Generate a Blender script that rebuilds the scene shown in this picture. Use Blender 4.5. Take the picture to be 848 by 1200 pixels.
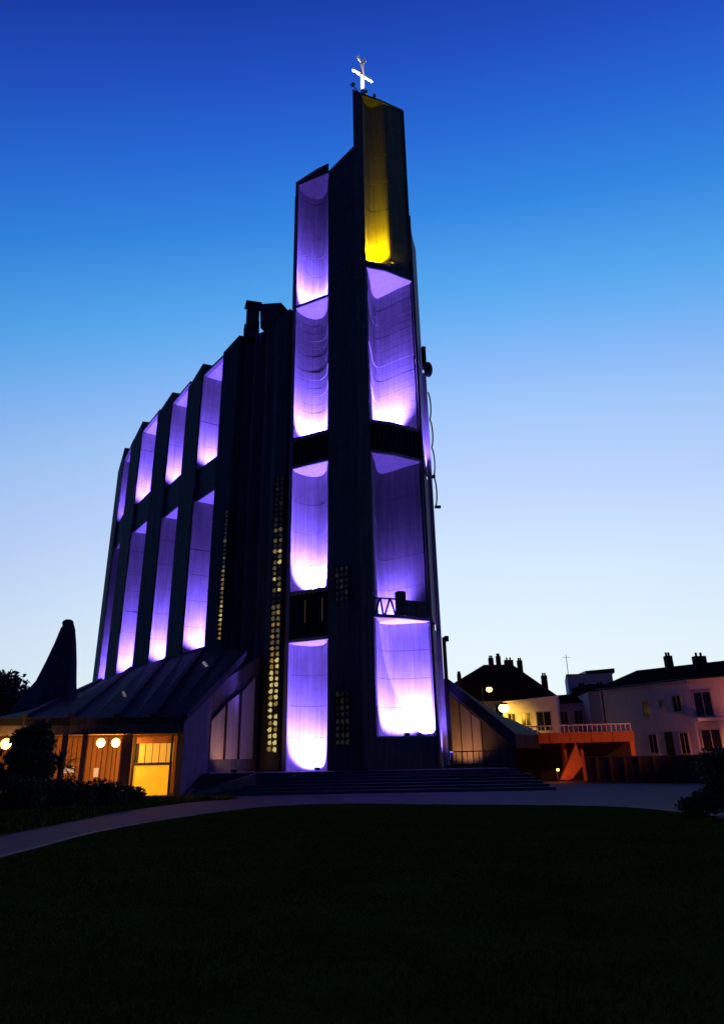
import bpy, bmesh, math, random
import numpy as np
from mathutils import Vector, Matrix
random.seed(7); rng = np.random.default_rng(7)
scene = bpy.context.scene
for o in list(bpy.data.objects): bpy.data.objects.remove(o)
COL = scene.collection

# ---------------------------------------------------------------- camera
F, EYE = 850.0, 1.6
pitch = math.atan((890 - 530) / F); roll = math.radians(1.05)
fwd = Vector((0, math.cos(pitch), math.sin(pitch))); up = Vector((0, -math.sin(pitch), math.cos(pitch))); rt = Vector((1, 0, 0))
up2 = up * math.cos(roll) + rt * math.sin(roll); rt2 = rt * math.cos(roll) - up * math.sin(roll)
cd = bpy.data.cameras.new('camera'); cam = bpy.data.objects.new('camera', cd); COL.objects.link(cam)
M = Matrix.Identity(4)
for i, v in enumerate((rt2, up2, -fwd)):
    for j in range(3): M[j][i] = v[j]
M.translation = Vector((0, 0, EYE)); cam.matrix_world = M
cd.sensor_fit = 'AUTO'; cd.sensor_width = 36; cd.lens = 36 * F / 1200; cd.shift_y = -70 / 1200
cd.clip_start = 0.1; cd.clip_end = 4000
scene.camera = cam

# ---------------------------------------------------------------- sky (dusk, after sunset)
def lin(c):
    return tuple(((v / 255) / 12.92 if v / 255 <= .04045 else ((v / 255 + .055) / 1.055) ** 2.4) for v in c)
GLOW = math.radians(9)
world = bpy.data.worlds.new('World'); scene.world = world; world.use_nodes = True
nt = world.node_tree; N = nt.nodes; Lk = nt.links; N.clear()
out = N.new('ShaderNodeOutputWorld'); bg = N.new('ShaderNodeBackground'); Lk.new(bg.outputs[0], out.inputs[0])
tc = N.new('ShaderNodeTexCoord'); sp = N.new('ShaderNodeSeparateXYZ'); Lk.new(tc.outputs['Generated'], sp.inputs[0])
def mth(op, a, b=None, clamp=False):
    n = N.new('ShaderNodeMath'); n.operation = op; n.use_clamp = clamp
    for k, v in enumerate((a, b)):
        if v is None: continue
        if isinstance(v, (int, float)): n.inputs[k].default_value = v
        else: Lk.new(v, n.inputs[k])
    return n.outputs[0]
el = mth('DIVIDE', mth('ARCSINE', sp.outputs[2]), math.pi / 2)
g = (math.sin(GLOW), math.cos(GLOW))
dot = mth('ADD', mth('MULTIPLY', sp.outputs[0], g[0]), mth('MULTIPLY', sp.outputs[1], g[1]))
cosel = mth('SQRT', mth('MAXIMUM', mth('SUBTRACT', 1.0, mth('MULTIPLY', sp.outputs[2], sp.outputs[2])), 0.0))
elc = mth('ADD', mth('MAXIMUM', el, 0.0), mth('MULTIPLY', mth('SUBTRACT', cosel, dot), 0.33))
ramp = N.new('ShaderNodeValToRGB'); Lk.new(elc, ramp.inputs[0]); ramp.color_ramp.interpolation = 'LINEAR'
sky_pts = [(0, (238, 248, 250)), (4, (234, 248, 252)), (7.7, (230, 245, 253)), (13.7, (214, 234, 255)), (20, (190, 214, 255)), (26.2, (160, 199, 250)),
           (29.3, (138, 186, 249)), (32.4, (110, 177, 244)), (35.3, (86, 166, 239)), (41, (52, 135, 226)), (46.3, (40, 106, 213)), (51.2, (33, 80, 193)), (56, (25, 60, 165)), (66, (14, 34, 105)), (90, (8, 20, 65))]
MW = lambda e, daz: 0.40 + 0.60 * ((1 + math.cos(math.radians(e)) * math.cos(math.radians(daz))) / 2) ** 2.0
cr = ramp.color_ramp
while len(cr.elements) > 1: cr.elements.remove(cr.elements[-1])
for i, (e, c) in enumerate(sky_pts):
    m = MW(e, 8); c3 = [v / m for v in lin(c)]
    elx = cr.elements[0] if i == 0 else cr.elements.new(e / 90)
    elx.position = e / 90; elx.color = (*c3, 1)
g = (math.sin(GLOW), math.cos(GLOW))
dot = mth('ADD', mth('MULTIPLY', sp.outputs[0], g[0]), mth('MULTIPLY', sp.outputs[1], g[1]))
h = mth('MULTIPLY', mth('ADD', dot, 1.0), 0.5)
mul = mth('ADD', mth('MULTIPLY', mth('POWER', h, 2.0), 0.60), 0.40)
vm = N.new('ShaderNodeVectorMath'); vm.operation = 'SCALE'; Lk.new(ramp.outputs[0], vm.inputs[0]); Lk.new(mul, vm.inputs['Scale'])
Lk.new(vm.outputs[0], bg.inputs[0]); bg.inputs[1].default_value = 1.0
scene.view_settings.view_transform = 'Standard'; scene.view_settings.look = 'None'
scene.view_settings.exposure = 0; scene.view_settings.gamma = 1
scene.cycles.use_denoising = True
scene.cycles.max_bounces = 6; scene.cycles.sample_clamp_indirect = 4

# ---------------------------------------------------------------- materials
def mat(name, col, rough=.8, metal=0, noise=0.0, nscale=3.0, col2=None, bump=0.0, bscale=40, streak=0.0, emit=None, estr=0, spec=.3, bands=0.0):
    m = bpy.data.materials.new(name); m.use_nodes = True; n = m.node_tree.nodes; l = m.node_tree.links
    b = n['Principled BSDF']; b.inputs['Roughness'].default_value = rough; b.inputs['Metallic'].default_value = metal
    b.inputs['Specular IOR Level'].default_value = spec
    b.inputs['Base Color'].default_value = (*col, 1)
    if emit:
        b.inputs['Emission Color'].default_value = (*emit, 1); b.inputs['Emission Strength'].default_value = estr
    if noise or streak:
        g_ = n.new('ShaderNodeNewGeometry')
        nz = n.new('ShaderNodeTexNoise'); nz.inputs['Scale'].default_value = nscale; nz.inputs['Detail'].default_value = 8; nz.inputs['Roughness'].default_value = .65
        l.new(g_.outputs['Position'], nz.inputs['Vector'])
        fac = nz.outputs['Fac']
        if streak:
            mp = n.new('ShaderNodeMapping'); mp.inputs['Scale'].default_value = (5.5, 5.5, .22); l.new(g_.outputs['Position'], mp.inputs['Vector'])
            n2 = n.new('ShaderNodeTexNoise'); n2.inputs['Scale'].default_value = 1; n2.inputs['Detail'].default_value = 5; l.new(mp.outputs[0], n2.inputs['Vector'])
            mx0 = n.new('ShaderNodeMix'); mx0.inputs[0].default_value = streak; l.new(fac, mx0.inputs[2]); l.new(n2.outputs['Fac'], mx0.inputs[3]); fac = mx0.outputs[0]
        mr = n.new('ShaderNodeMapRange'); mr.inputs['From Min'].default_value = .32; mr.inputs['From Max'].default_value = .68; l.new(fac, mr.inputs['Value'])
        mx = n.new('ShaderNodeMix'); mx.data_type = 'RGBA'; l.new(mr.outputs[0], mx.inputs[0])
        c2 = col2 or tuple(v * (1 - noise) for v in col)
        mx.inputs[6].default_value = (*c2, 1); mx.inputs[7].default_value = (*col, 1); l.new(mx.outputs[2], b.inputs['Base Color'])
    if bump:
        g2 = n.new('ShaderNodeNewGeometry'); nb = n.new('ShaderNodeTexNoise'); nb.inputs['Scale'].default_value = bscale; nb.inputs['Detail'].default_value = 6
        l.new(g2.outputs['Position'], nb.inputs['Vector']); bp = n.new('ShaderNodeBump'); bp.inputs['Strength'].default_value = bump; bp.inputs['Distance'].default_value = .02
        l.new(nb.outputs['Fac'], bp.inputs['Height']); l.new(bp.outputs[0], b.inputs['Normal'])
    return m
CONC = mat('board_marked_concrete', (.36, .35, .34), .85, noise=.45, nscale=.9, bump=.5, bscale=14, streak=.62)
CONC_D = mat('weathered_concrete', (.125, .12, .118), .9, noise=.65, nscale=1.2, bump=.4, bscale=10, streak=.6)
SLABM = mat('ledge_concrete', (.34, .33, .32), .85, noise=.35, nscale=2, bump=.3, bscale=20)
DARKM = mat('dark_metal', (.03, .03, .033), .5, .6, noise=.3, nscale=6)
GLASSD = mat('dark_glass', (.012, .013, .016), .2, 0, spec=.22)
ROOFM = mat('roof_copper_sheet', (.035, .037, .045), .75, 0, spec=.08, noise=.4, nscale=1.5, bump=.2)
WHITE = mat('white_paint', (.8, .8, .8), .5, noise=.05, nscale=8)
ORANGEW = mat('varnished_wood', (.35, .16, .06), .55, noise=.5, nscale=3, streak=.7)
PLASTER = mat('white_render', (.76, .72, .84), .9, noise=.18, nscale=1.3, bump=.2, streak=.3)
PLASTER2 = mat('grey_render', (.50, .47, .60), .9, noise=.22, nscale=1.0, bump=.2, streak=.3)
TILE = mat('roof_tile', (.03, .02, .02), 1, spec=0, noise=.5, nscale=3, bump=.6, bscale=9)
BRICKM = mat('dark_brick', (.06, .036, .034), .9, noise=.5, nscale=4, bump=.4, bscale=20)
STONE = mat('step_granite', (.10, .095, .10), .8, noise=.35, nscale=3, bump=.3, bscale=25)
PAVE = mat('plaza_asphalt', (.08, .083, .09), .95, spec=.12, noise=.3, nscale=.8, bump=.4, bscale=60)
FINM = mat('yellow_light_baked_concrete', (.30, .25, .11), .9, noise=.4, nscale=1.2, bump=.4, bscale=12, streak=.6)  # concrete with the yellow floodlight's tint put into its colour
SOFF = mat('light_baked_soffit', (.72, .70, .72), .8, noise=.2, nscale=2)  # paled so the floodlit brightness sits in the colour
LAWN = mat('lawn_soil', (.045, .055, .008), 1, spec=0, noise=.5, nscale=.7, bump=.5, bscale=30)
GRASS = mat('grass_blade', (.08, .105, .012), 1, noise=.5, nscale=.35, col2=(.13, .12, .018), spec=0)
LEAF = mat('leaf', (.05, .08, .03), .7, noise=.6, nscale=1.2)
LEAF2 = mat('pale_leaf', (.09, .11, .08), .7, noise=.6, nscale=1.2)
BARK = mat('bark', (.08, .06, .045), .95, noise=.5, nscale=6, bump=.5)
CANM = mat('orange_light_baked_fascia', (.55, .17, .06), .7, noise=.3, nscale=2, streak=.5)  # orange lamplight put into the fascia, post and pier colour
LAMPG = mat('lamp_glass', (.9, .8, .6), .3, emit=(1, .52, .12), estr=6)
LAMPY = mat('street_lamp_glass', (.9, .8, .6), .3, emit=(1, .70, .2), estr=8)
ROOMP = mat('lit_amber_glass', (.5, .35, .1), .3, emit=(1, .42, .008), estr=.80, noise=.4)
ROOMP2 = mat('lit_amber_glass_upper', (.5, .35, .1), .3, emit=(1, .55, .06), estr=.42)
SLITM = mat('lit_slit_glass', (.3, .25, .1), .3, emit=(1, .5, .2), estr=.06)
SIGNM = mat('lit_notice', (.6, .6, .5), .4, emit=(1, .7, .45), estr=.35)
def glint(k, s, c=(1, .72, .24)): return mat('stained_glass_%s' % k, (.05, .045, .03), .2, emit=c, estr=s, spec=.5)
GL = [glint('bright', .55, (1, .78, .28)), glint('amber', .24, (1, .62, .16)), glint('dim', .085, (.9, .75, .35)), glint('faint', .014, (.7, .7, .6)), glint('dark', .004)]

# ---------------------------------------------------------------- helpers
WL = {}
def link(o, parent=None, wl=Vector((0, 0, 0))):
    COL.objects.link(o); WL[o.name] = wl
    if parent: o.parent = parent; o.location = wl - WL[parent.name]
    else: o.location = wl
    return o
def tag(o, label=None, cat=None, group=None, kind=None):
    if label: o['label'] = label
    if cat: o['category'] = cat
    if group: o['group'] = group
    if kind: o['kind'] = kind
    return o
def thing(name, label, cat, loc, group=None):
    o = bpy.data.objects.new(name, None); o.empty_display_size = .5; link(o, None, Vector(loc)); return tag(o, label, cat, group)
class MB:
    def __init__(s): s.v = []; s.f = []
    def add(s, v, f):
        k = len(s.v); s.v += [Vector(p) for p in v]; s.f += [tuple(i + k for i in q) for q in f]; return s
    def prism(s, poly, z0, z1, tops=None, bots=None):
        n = len(poly)
        b = [(p[0], p[1], bots[i] if bots else z0) for i, p in enumerate(poly)]; t = [(p[0], p[1], tops[i] if tops else z1) for i, p in enumerate(poly)]
        return s.add(b + t, [tuple(range(n - 1, -1, -1)), tuple(range(n, 2 * n))] + [(i, (i + 1) % n, n + (i + 1) % n, n + i) for i in range(n)])
    def box(s, c, d, rz=0):
        ca, sa = math.cos(rz), math.sin(rz); P = []
        for x, y in ((-1, -1), (1, -1), (1, 1), (-1, 1)):
            X, Y = x * d[0] / 2, y * d[1] / 2; P.append((c[0] + X * ca - Y * sa, c[1] + X * sa + Y * ca))
        return s.prism(P, c[2] - d[2] / 2, c[2] + d[2] / 2)
    def bar(s, a, b, r, n=6, r2=None):
        a, b = Vector(a), Vector(b); d = (b - a).normalized(); u = d.orthogonal().normalized(); w = d.cross(u); r2 = r if r2 is None else r2
        v = [a + (u * math.cos(t) + w * math.sin(t)) * r for t in [2 * math.pi * i / n for i in range(n)]] + [b + (u * math.cos(t) + w * math.sin(t)) * r2 for t in [2 * math.pi * i / n for i in range(n)]]
        return s.add(v, [tuple(range(n - 1, -1, -1)), tuple(range(n, 2 * n))] + [(i, (i + 1) % n, n + (i + 1) % n, n + i) for i in range(n)])
    def ball(s, c, r, n=12, m=8, sz=1):
        v = []; f = []
        for j in range(m + 1):
            ph = math.pi * j / m
            for i in range(n):
                t = 2 * math.pi * i / n; v.append((c[0] + r * math.sin(ph) * math.cos(t), c[1] + r * math.sin(ph) * math.sin(t), c[2] + r * sz * math.cos(ph)))
        for j in range(m):
            for i in range(n): f.append((j * n + i, j * n + (i + 1) % n, (j + 1) * n + (i + 1) % n, (j + 1) * n + i))
        return s.add(v, f)
    def build(s, name, m, parent=None, origin=None, smooth=False, label=None, kind=None):
        o0 = Vector(origin) if origin is not None else Vector((sum(p.x for p in s.v) / len(s.v), sum(p.y for p in s.v) / len(s.v), min(p.z for p in s.v)))
        me = bpy.data.meshes.new(name); me.from_pydata([p - o0 for p in s.v], [], s.f)
        bm = bmesh.new(); bm.from_mesh(me); bmesh.ops.remove_doubles(bm, verts=bm.verts, dist=1e-5); bmesh.ops.recalc_face_normals(bm, faces=bm.faces); bm.to_mesh(me); bm.free()
        if smooth:
            for p in me.polygons: p.use_smooth = True
        me.materials.append(m); o = bpy.data.objects.new(name, me); link(o, parent, o0)
        if label: o['label'] = label
        if kind: o['kind'] = kind
        return o
def copy_part(o, parent, wl):
    c = o.copy(); link(c, parent, Vector(wl)); return c
def pol(az, d): a = math.radians(az); return (d * math.sin(a), d * math.cos(a))
def lerp(a, b, t): return tuple(a[i] + (b[i] - a[i]) * t for i in range(len(a)))
def azt(a, b, az):
    """parameter along a-b at the bearing az"""
    t = math.tan(math.radians(az)); return (a[1] * t - a[0]) / ((b[0] - a[0]) - (b[1] - a[1]) * t)
def smooth_line(pts, n=4):
    r = []
    P = [pts[0]] + list(pts) + [pts[-1]]
    for i in range(1, len(P) - 2):
        for k in range(n):
            t = k / n; r.append(tuple(.5 * (2 * P[i][j] + (P[i + 1][j] - P[i - 1][j]) * t + (2 * P[i - 1][j] - 5 * P[i][j] + 4 * P[i + 1][j] - P[i + 2][j]) * t * t + (3 * P[i][j] - P[i - 1][j] - 3 * P[i + 1][j] + P[i + 2][j]) * t ** 3) for j in (0, 1)))
    r.append(tuple(pts[-1])); return r
def offset(line, d):
    """offset a plan polyline to its left by d"""
    r = []
    for i, p in enumerate(line):
        a = line[max(i - 1, 0)]; b = line[min(i + 1, len(line) - 1)]; tx, ty = b[0] - a[0], b[1] - a[1]; L = math.hypot(tx, ty) or 1
        r.append((p[0] - ty / L * d, p[1] + tx / L * d))
    return r
def strip_prism(mb, line, th, z0, z1):
    """wall following a plan line, thickened to its left (away from the viewer when the line runs left to right)"""
    bk = offset(line, th)
    for i in range(len(line) - 1): pass
    n = len(line); v = []
    for z in (z0, z1):
        v += [(*p, z) for p in line]; v += [(*p, z) for p in bk]
    f = []
    for i in range(n - 1):
        f.append((i, i + 1, 2 * n + i + 1, 2 * n + i)); f.append((n + i, 3 * n + i, 3 * n + i + 1, n + i + 1))
        f.append((i, n + i, n + i + 1, i + 1)); f.append((2 * n + i, 2 * n + i + 1, 3 * n + i + 1, 3 * n + i))
    f.append((0, 2 * n, 3 * n, n)); f.append((n - 1, 2 * n - 1, 4 * n - 1, 3 * n - 1))
    mb.add(v, f)
def lifts(line, z0, z1, step, parent, m=None, gap=.028, th=.22, name='wall_panel'):
    """concrete lifts: one part each, joints recessed, sharing one mesh; a core behind closes the joints"""
    m = m or CONC; n = max(1, round((z1 - z0) / step)); hgt = (z1 - z0) / n
    mb = MB(); strip_prism(mb, line, th, 0, hgt - gap); first = mb.build(name, m, parent, origin=(line[0][0], line[0][1], 0))
    nx = offset([line[0], line[-1]], 1)[0]; nx = (nx[0] - line[0][0], nx[1] - line[0][1])
    first.location = Vector((line[0][0], line[0][1], z0)) - WL[parent.name]; WL[first.name] = Vector((line[0][0], line[0][1], z0))
    for k in range(1, n):
        j = random.uniform(-.014, .014) * (2.6 if step < 1 else 1); copy_part(first, parent, (line[0][0] + nx[0] * j, line[0][1] + nx[1] * j, z0 + k * hgt))
    mb = MB(); strip_prism(mb, offset(line, .06), th + .1, z0, z1 - .01); mb.build('wall_core', CONC_D, parent)
flood_n = 0
def spot(parent, loc, tgt, power, col, deg=110, blend=.9, rad=.12):
    l = bpy.data.lights.new('flood_light', 'SPOT'); l.energy = power; l.color = col; l.spot_size = math.radians(deg); l.spot_blend = blend; l.shadow_soft_size = rad
    o = bpy.data.objects.new('flood_light', l); link(o, parent, Vector(loc)); o.rotation_euler = (Vector(tgt) - Vector(loc)).to_track_quat('-Z', 'Y').to_euler(); return o
FG = 'floodlights washing the church walls'
PURP = (.18, .10, 1.0)
def flood(base, tgt, power, label, col=PURP, deg=150, blend=.6, rad=.12):
    b = Vector(base); t = Vector(tgt); th = thing('floodlight', label, 'floodlight', b, FG)
    d = (t - b); yaw = math.atan2(d.y, d.x) - math.pi / 2
    MB().box((b.x, b.y, b.z + .10), (.34, .24, .16), yaw).build('housing', DARKM, th)
    MB().box((b.x, b.y, b.z + .01), (.16, .2, .02), yaw).build('bracket', DARKM, th)
    MB().box((b.x, b.y, b.z + .19), (.30, .20, .02), yaw).build('lens', WHITE, th)
    spot(th, (b.x, b.y, b.z + .26), t, power * (16 if col == PURP else 1), col, deg, blend, rad); return th

# ================================================================ GROUND
def sheet(name, poly, z, m, kind='structure', th=.03):
    return tag(MB().prism(poly, z - th, z).build(name, m), kind=kind)
sheet('ground', [(-900, -300), (900, -300), (900, 1500), (-900, 1500)], 0, PAVE, th=.5)
lawn_line = smooth_line([pol(-48, 9), pol(-36, 12), pol(-24.1, 16.7), pol(-16.5, 23), pol(-7.9, 29.8), pol(-1.9, 30.9), pol(4.1, 29.6), pol(15.8, 27.8), pol(21.2, 24.9), pol(25, 21.5), pol(36, 15)], 5)
lawn_poly = lawn_line + [(14, -14), (-12, -14)]
sheet('lawn', lawn_poly, .035, LAWN, th=.05)
isl = smooth_line([pol(-42, 14.5), pol(-33, 17.5), pol(-24.3, 22.4), pol(-16.6, 31.2), pol(-12.2, 36.3), pol(-9.3, 38.0)], 4) + [pol(-9.8, 39.2), pol(-12.9, 40.0), pol(-20, 40.2), pol(-28, 41), pol(-40, 41)]
sheet('planted_verge', isl, .03, LAWN, th=.05)

kb = tag(bpy.data.objects.new('lawn_kerb', None), kind='structure'); link(kb, None, Vector((0, 20, 0)))
acc = 0; pts = [lawn_line[0]]
for i in range(len(lawn_line) - 1):
    a, b = lawn_line[i], lawn_line[i + 1]; L_ = math.dist(a, b); n_ = max(1, round(L_ / 1.0))
    for k in range(n_):
        p, q = lerp(a, b, k / n_ + .006), lerp(a, b, (k + 1) / n_ - .006); nx, ny = -(q[1] - p[1]), q[0] - p[0]; l_ = math.hypot(nx, ny); nx /= l_; ny /= l_; h_ = .055 + random.uniform(-.006, .006)
        MB().prism([p, q, (q[0] + nx * .14, q[1] + ny * .14), (p[0] + nx * .14, p[1] + ny * .14)], 0, h_).build('kerb_stone', STONE, kb)
def inside(poly, x, y):
    c = np.zeros(len(x), bool); n = len(poly)
    for i in range(n):
        x1, y1 = poly[i]; x2, y2 = poly[(i + 1) % n]
        if y1 == y2: continue
        c ^= ((y1 > y) != (y2 > y)) & (x < (x2 - x1) * (y - y1) / (y2 - y1) + x1)
    return c
def grass(n, d0, d1, a0, a1, poly, hh, w, name, label, p=1.0):
    u = rng.random(n); d = (d0 ** p + u * (d1 ** p - d0 ** p)) ** (1 / p); a = np.radians(rng.uniform(a0, a1, n)); x = d * np.sin(a); y = d * np.cos(a)
    k = inside(poly, x, y); x, y = x[k], y[k]; n = len(x); sz = (.7 + d[k] / 14)
    clump = .65 + .55 * (np.sin(x * 1.7 + y * .9) * np.sin(y * 1.3 - x * .6) * .5 + .5)
    t = rng.uniform(0, 6.28, n); hgt = hh * rng.uniform(.5, 1.25, n) * clump; ww = w * sz * rng.uniform(.7, 1.3, n); ln = rng.uniform(.1, .7, n) * hgt; t2 = rng.uniform(0, 6.28, n)
    v = np.zeros((n, 3, 3)); v[:, 0] = np.stack([x - np.cos(t) * ww, y - np.sin(t) * ww, np.full(n, .03)], 1); v[:, 1] = np.stack([x + np.cos(t) * ww, y + np.sin(t) * ww, np.full(n, .03)], 1)
    v[:, 2] = np.stack([x + np.cos(t2) * ln, y + np.sin(t2) * ln, .03 + hgt], 1)
    me = bpy.data.meshes.new(name); me.vertices.add(3 * n); me.vertices.foreach_set('co', v.ravel()); me.loops.add(3 * n); me.loops.foreach_set('vertex_index', np.arange(3 * n, dtype=np.int32))
    me.polygons.add(n); me.polygons.foreach_set('loop_start', np.arange(0, 3 * n, 3, dtype=np.int32)); me.polygons.foreach_set('loop_total', np.full(n, 3, np.int32)); me.update(calc_edges=True); me.materials.append(GRASS)
    o = bpy.data.objects.new(name, me); link(o); tag(o, label, 'grass', kind='stuff')
grass(330000, 3.0, 31.5, -40, 40, lawn_poly, .034, .0045, 'grass', 'short dark green grass covering the wide lawn in the foreground', p=1.25)
grass(50000, 20, 41, -36, -9, isl, .16, .010, 'grass', 'longer grass on the planted verge before the low gallery', p=1.5)

# ================================================================ STEPS / PLATFORM
pt_ = thing('entrance_steps', 'broad dark stone steps fanning out at the foot of the tower', 'steps', (0, 43, 0))
def arc(d, a0, a1, dz=0, n=14):
    return [pol(a0 + (a1 - a0) * i / n, d + .9 * math.cos(math.radians(((i / n) - .5) * 180)) * -1 + .9) for i in range(n + 1)]
NS = 7
for k in range(NS):
    d = 41.0 + k * .62; a0, a1 = -12.6 + k * .15, 13.2 - k * .42
    front = arc(d, a0, a1); back = arc(d + .66 if k < NS - 1 else d + .66, a0, a1)
    z1 = 1.0 * (k + 1) / NS
    MB().prism(front + back[::-1], 0, z1 - .002 * (k % 2)).build('step', STONE, pt_)
plat = arc(41.0 + 6 * .62 + .66, -11.7, 10.6)
MB().prism(plat + [pol(8.5, 58), pol(-9, 58)], .02, .985).build('landing', STONE, pt_)

# ================================================================ BELL TOWER
tw = thing('church_tower', 'tall concrete church bell tower with purple lit niches and a dark central prow', 'church tower', (0, 49, 1))
A = (-2.45, 48.65); B = (-5.30, 50.25); PR = (-.25, 47.0); PR2 = (.58, 47.45); RC = (4.35, 49.4)
Lback = smooth_line([(-5.22, 50.5), (-4.75, 51.25), (-3.95, 51.85), (-3.15, 51.7), (-2.68, 50.7), (-2.52, 49.2)], 3)
Rback = smooth_line([(.68, 47.8), (.85, 49.2), (1.05, 51.0), (1.45, 51.75), (2.2, 51.3), (3.2, 50.45), (4.2, 49.75)], 3)
Rback0 = smooth_line([(.68, 47.8), (.78, 48.6), (1.0, 49.7), (1.5, 50.25), (2.4, 50.2), (3.4, 49.95), (4.3, 49.75)], 3)
# prow pier (solid), two vertical halves: lower up to 48.9, fin above
pier = [PR, PR2, (.64, 47.8), (.8, 49.2), (1.0, 51.2), (1.2, 52.3), (-2.9, 52.4), (-2.62, 50.7), (-2.47, 49.2), A]
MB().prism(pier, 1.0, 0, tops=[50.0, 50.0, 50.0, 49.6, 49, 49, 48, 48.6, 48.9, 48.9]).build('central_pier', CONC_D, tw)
# formwork ribs on the dark left face of the pier, one recessed joint board per lift
nL = Vector((-.6, -.8, 0)); 
for k in range(15):
    z = 4.0 + k * 3.05
    a = (PR[0] - .02, PR[1] + .0); c = (A[0] + .03, A[1] - .03)
    mb = MB(); mb.prism([(a[0] - .012, a[1] - .016), (a[0] + .02, a[1] + .06), (c[0] + .02, c[1] + .06), (c[0] - .012, c[1] - .016)], z, z + .05); mb.build('joint_rib', CONC_D, tw)
# left outer flange
flL = [(-5.45, 50.15), (-5.18, 50.15), (-5.10, 50.45), (-5.05, 51.3), (-5.42, 51.5)]
MB().prism(flL, 1.0, 0, tops=[49.0, 49.0, 48.9, 48.4, 48.4]).build('edge_flange', CONC, tw)
def cell(line, z0, z1, step): lifts(line, z0, z1, step, tw)
cell(Lback, 1.0, 8.95, 2.0); cell(Lback, 12.4, 21.6, 2.3); cell(Lback, 24.1, 35.8, .74)
# open-topped upper left niche: top slopes up to the pier
nL3 = 6; hh = (48.0 - 36.05) / nL3
cell(Lback, 36.05, 48.0, 2.0)
mb = MB(); bk = offset(Lback, .3); n_ = len(Lback); mb.prism(Lback + bk[::-1], 48.0, 48.75).build('wall_panel', CONC, tw)
MB().prism([(-5.45, 50.2), (-3.4, 49.15), A, (-2.6, 50.7), (-2.9, 52.3), (-5.0, 52.3)], 0, 0, tops=[49.15, 49.75, 49.8, 49.8, 49.8, 49.2], bots=[48.7, 48.7, 48.7, 48.7, 48.7, 48.7]).build('cap', CONC_D, tw)
cell(Rback0, 2.9, 10.1, 1.8); cell(Rback, 10.45, 21.7, 2.1); cell(Rback, 24.3, 37.7, .66)
# right edge flange of the front, and the side niche behind it
MB().prism([(4.34, 49.33), (4.52, 49.42), (4.50, 50.2), (4.24, 50.1)], .9, 0, tops=[44.5, 44.5, 44.3, 44.3]).build('edge_flange', CONC_D, tw)
# slabs
def slab(line, lead, z0, z1, m=SLABM, name='ledge'):
    MB().prism(list(lead) + offset(line, .05)[::-1], z0, z1).build(name, m, tw)
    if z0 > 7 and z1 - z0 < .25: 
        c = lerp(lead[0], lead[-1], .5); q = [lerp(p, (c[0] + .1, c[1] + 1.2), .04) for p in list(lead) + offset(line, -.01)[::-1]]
        MB().prism(q, z0 - .03, z0 - .003).build('soffit', SOFF, tw)  # added thin sheet whose pale colour carries the floodlight from below
Llead = [B, A]; 
Llead_r = [(-5.28, 50.22), (-2.47, 48.62)]
Rlead = [PR2, (1.45, 47.75), (2.2, 48.0), (3.3, 48.75), (4.33, 49.38)]
slab(Lback, Llead_r, 35.8, 36.04)
# left dark window bands
def band(lead, z0, z1, lit=(), posts=9, name='window_band'):
    a, c = lead[0], lead[-1]
    slab(Lback if a[0] < -3 else Rback, lead, z0, z0 + .2, name='ledge'); slab(Lback if a[0] < -3 else Rback, lead, z1 - .2, z1, name='ledge')
    inner = offset(lead, .16)
    fr = MB(); strip_prism(fr, offset(lead, .30), .1, z0 + .2, z1 - .2); g = fr.build('glazing', GLASSD, tw)
    # uprights along the lead line
    L = [0]
    for i in range(len(lead) - 1): L.append(L[-1] + math.dist(lead[i], lead[i + 1]))
    ang0 = math.atan2(c[1] - a[1], c[0] - a[0])
    up_ = None
    for k in range(posts + 1):
        s = L[-1] * (k + .15) / (posts + .3); i = max(j for j in range(len(lead) - 1) if L[j] <= s); t = (s - L[i]) / (L[i + 1] - L[i]); p = lerp(lead[i], lead[i + 1], t)
        nx, ny = -math.sin(ang0) * .12, math.cos(ang0) * .12
        if up_ is None: up_ = MB().box((p[0] + nx, p[1] + ny, (z0 + z1) / 2), (.09, .16, z1 - z0 - .42), ang0).build('mullion', DARKM, tw); w0 = WL[up_.name].copy(); w0.x = p[0] + nx; w0.y = p[1] + ny
        else: copy_part(up_, tw, (p[0] + nx, p[1] + ny, w0.z))
        if k in lit:
            q = lerp(lead[0], lead[-1], min(1, (k + .65) / (posts + .3)))
            MB().box((q[0] + nx * 1.9, q[1] + ny * 1.9, (z0 + z1) / 2 + .3), (.08, .03, z1 - z0 - 1.9), ang0).build('lit_pane', SLITM, tw)
band(Llead_r, 21.6, 24.1, (), 9); band(Llead_r, 8.95, 12.4, (3, 7), 9)
band(Rlead, 21.7, 24.3, (), 12)
# thin railing band with slanted braces, a control box and solid parapet (right, low)
slab(Rback, Rlead, 10.1, 10.3)
def rp(t, lead=Rlead):
    L = [0]
    for i in range(len(lead) - 1): L.append(L[-1] + math.dist(lead[i], lead[i + 1]))
    s = L[-1] * t; i = max(j for j in range(len(lead) - 1) if L[j] <= s + 1e-9); i = min(i, len(lead) - 2); return lerp(lead[i], lead[i + 1], (s - L[i]) / (L[i + 1] - L[i]))
for t0, t1 in ((.02, .08), (.14, .10), (.17, .25), (.34, .27)):
    a = rp(t0); b = rp(t1); MB().bar((a[0] + .05, a[1] + .1, 10.3), (b[0] + .05, b[1] + .1, 11.3), .09, 4).build('brace', CONC_D, tw)
a, b = rp(0.01), rp(.40); MB().bar((a[0], a[1] + .12, 11.36), (b[0], b[1] + .12, 11.36), .07, 4).build('top_rail', CONC_D, tw)
c = rp(.455); MB().box((c[0], c[1] + .28, 11.1), (.55, .5, 1.6), .5).build('ventilation_box', CONC_D, tw)
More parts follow.
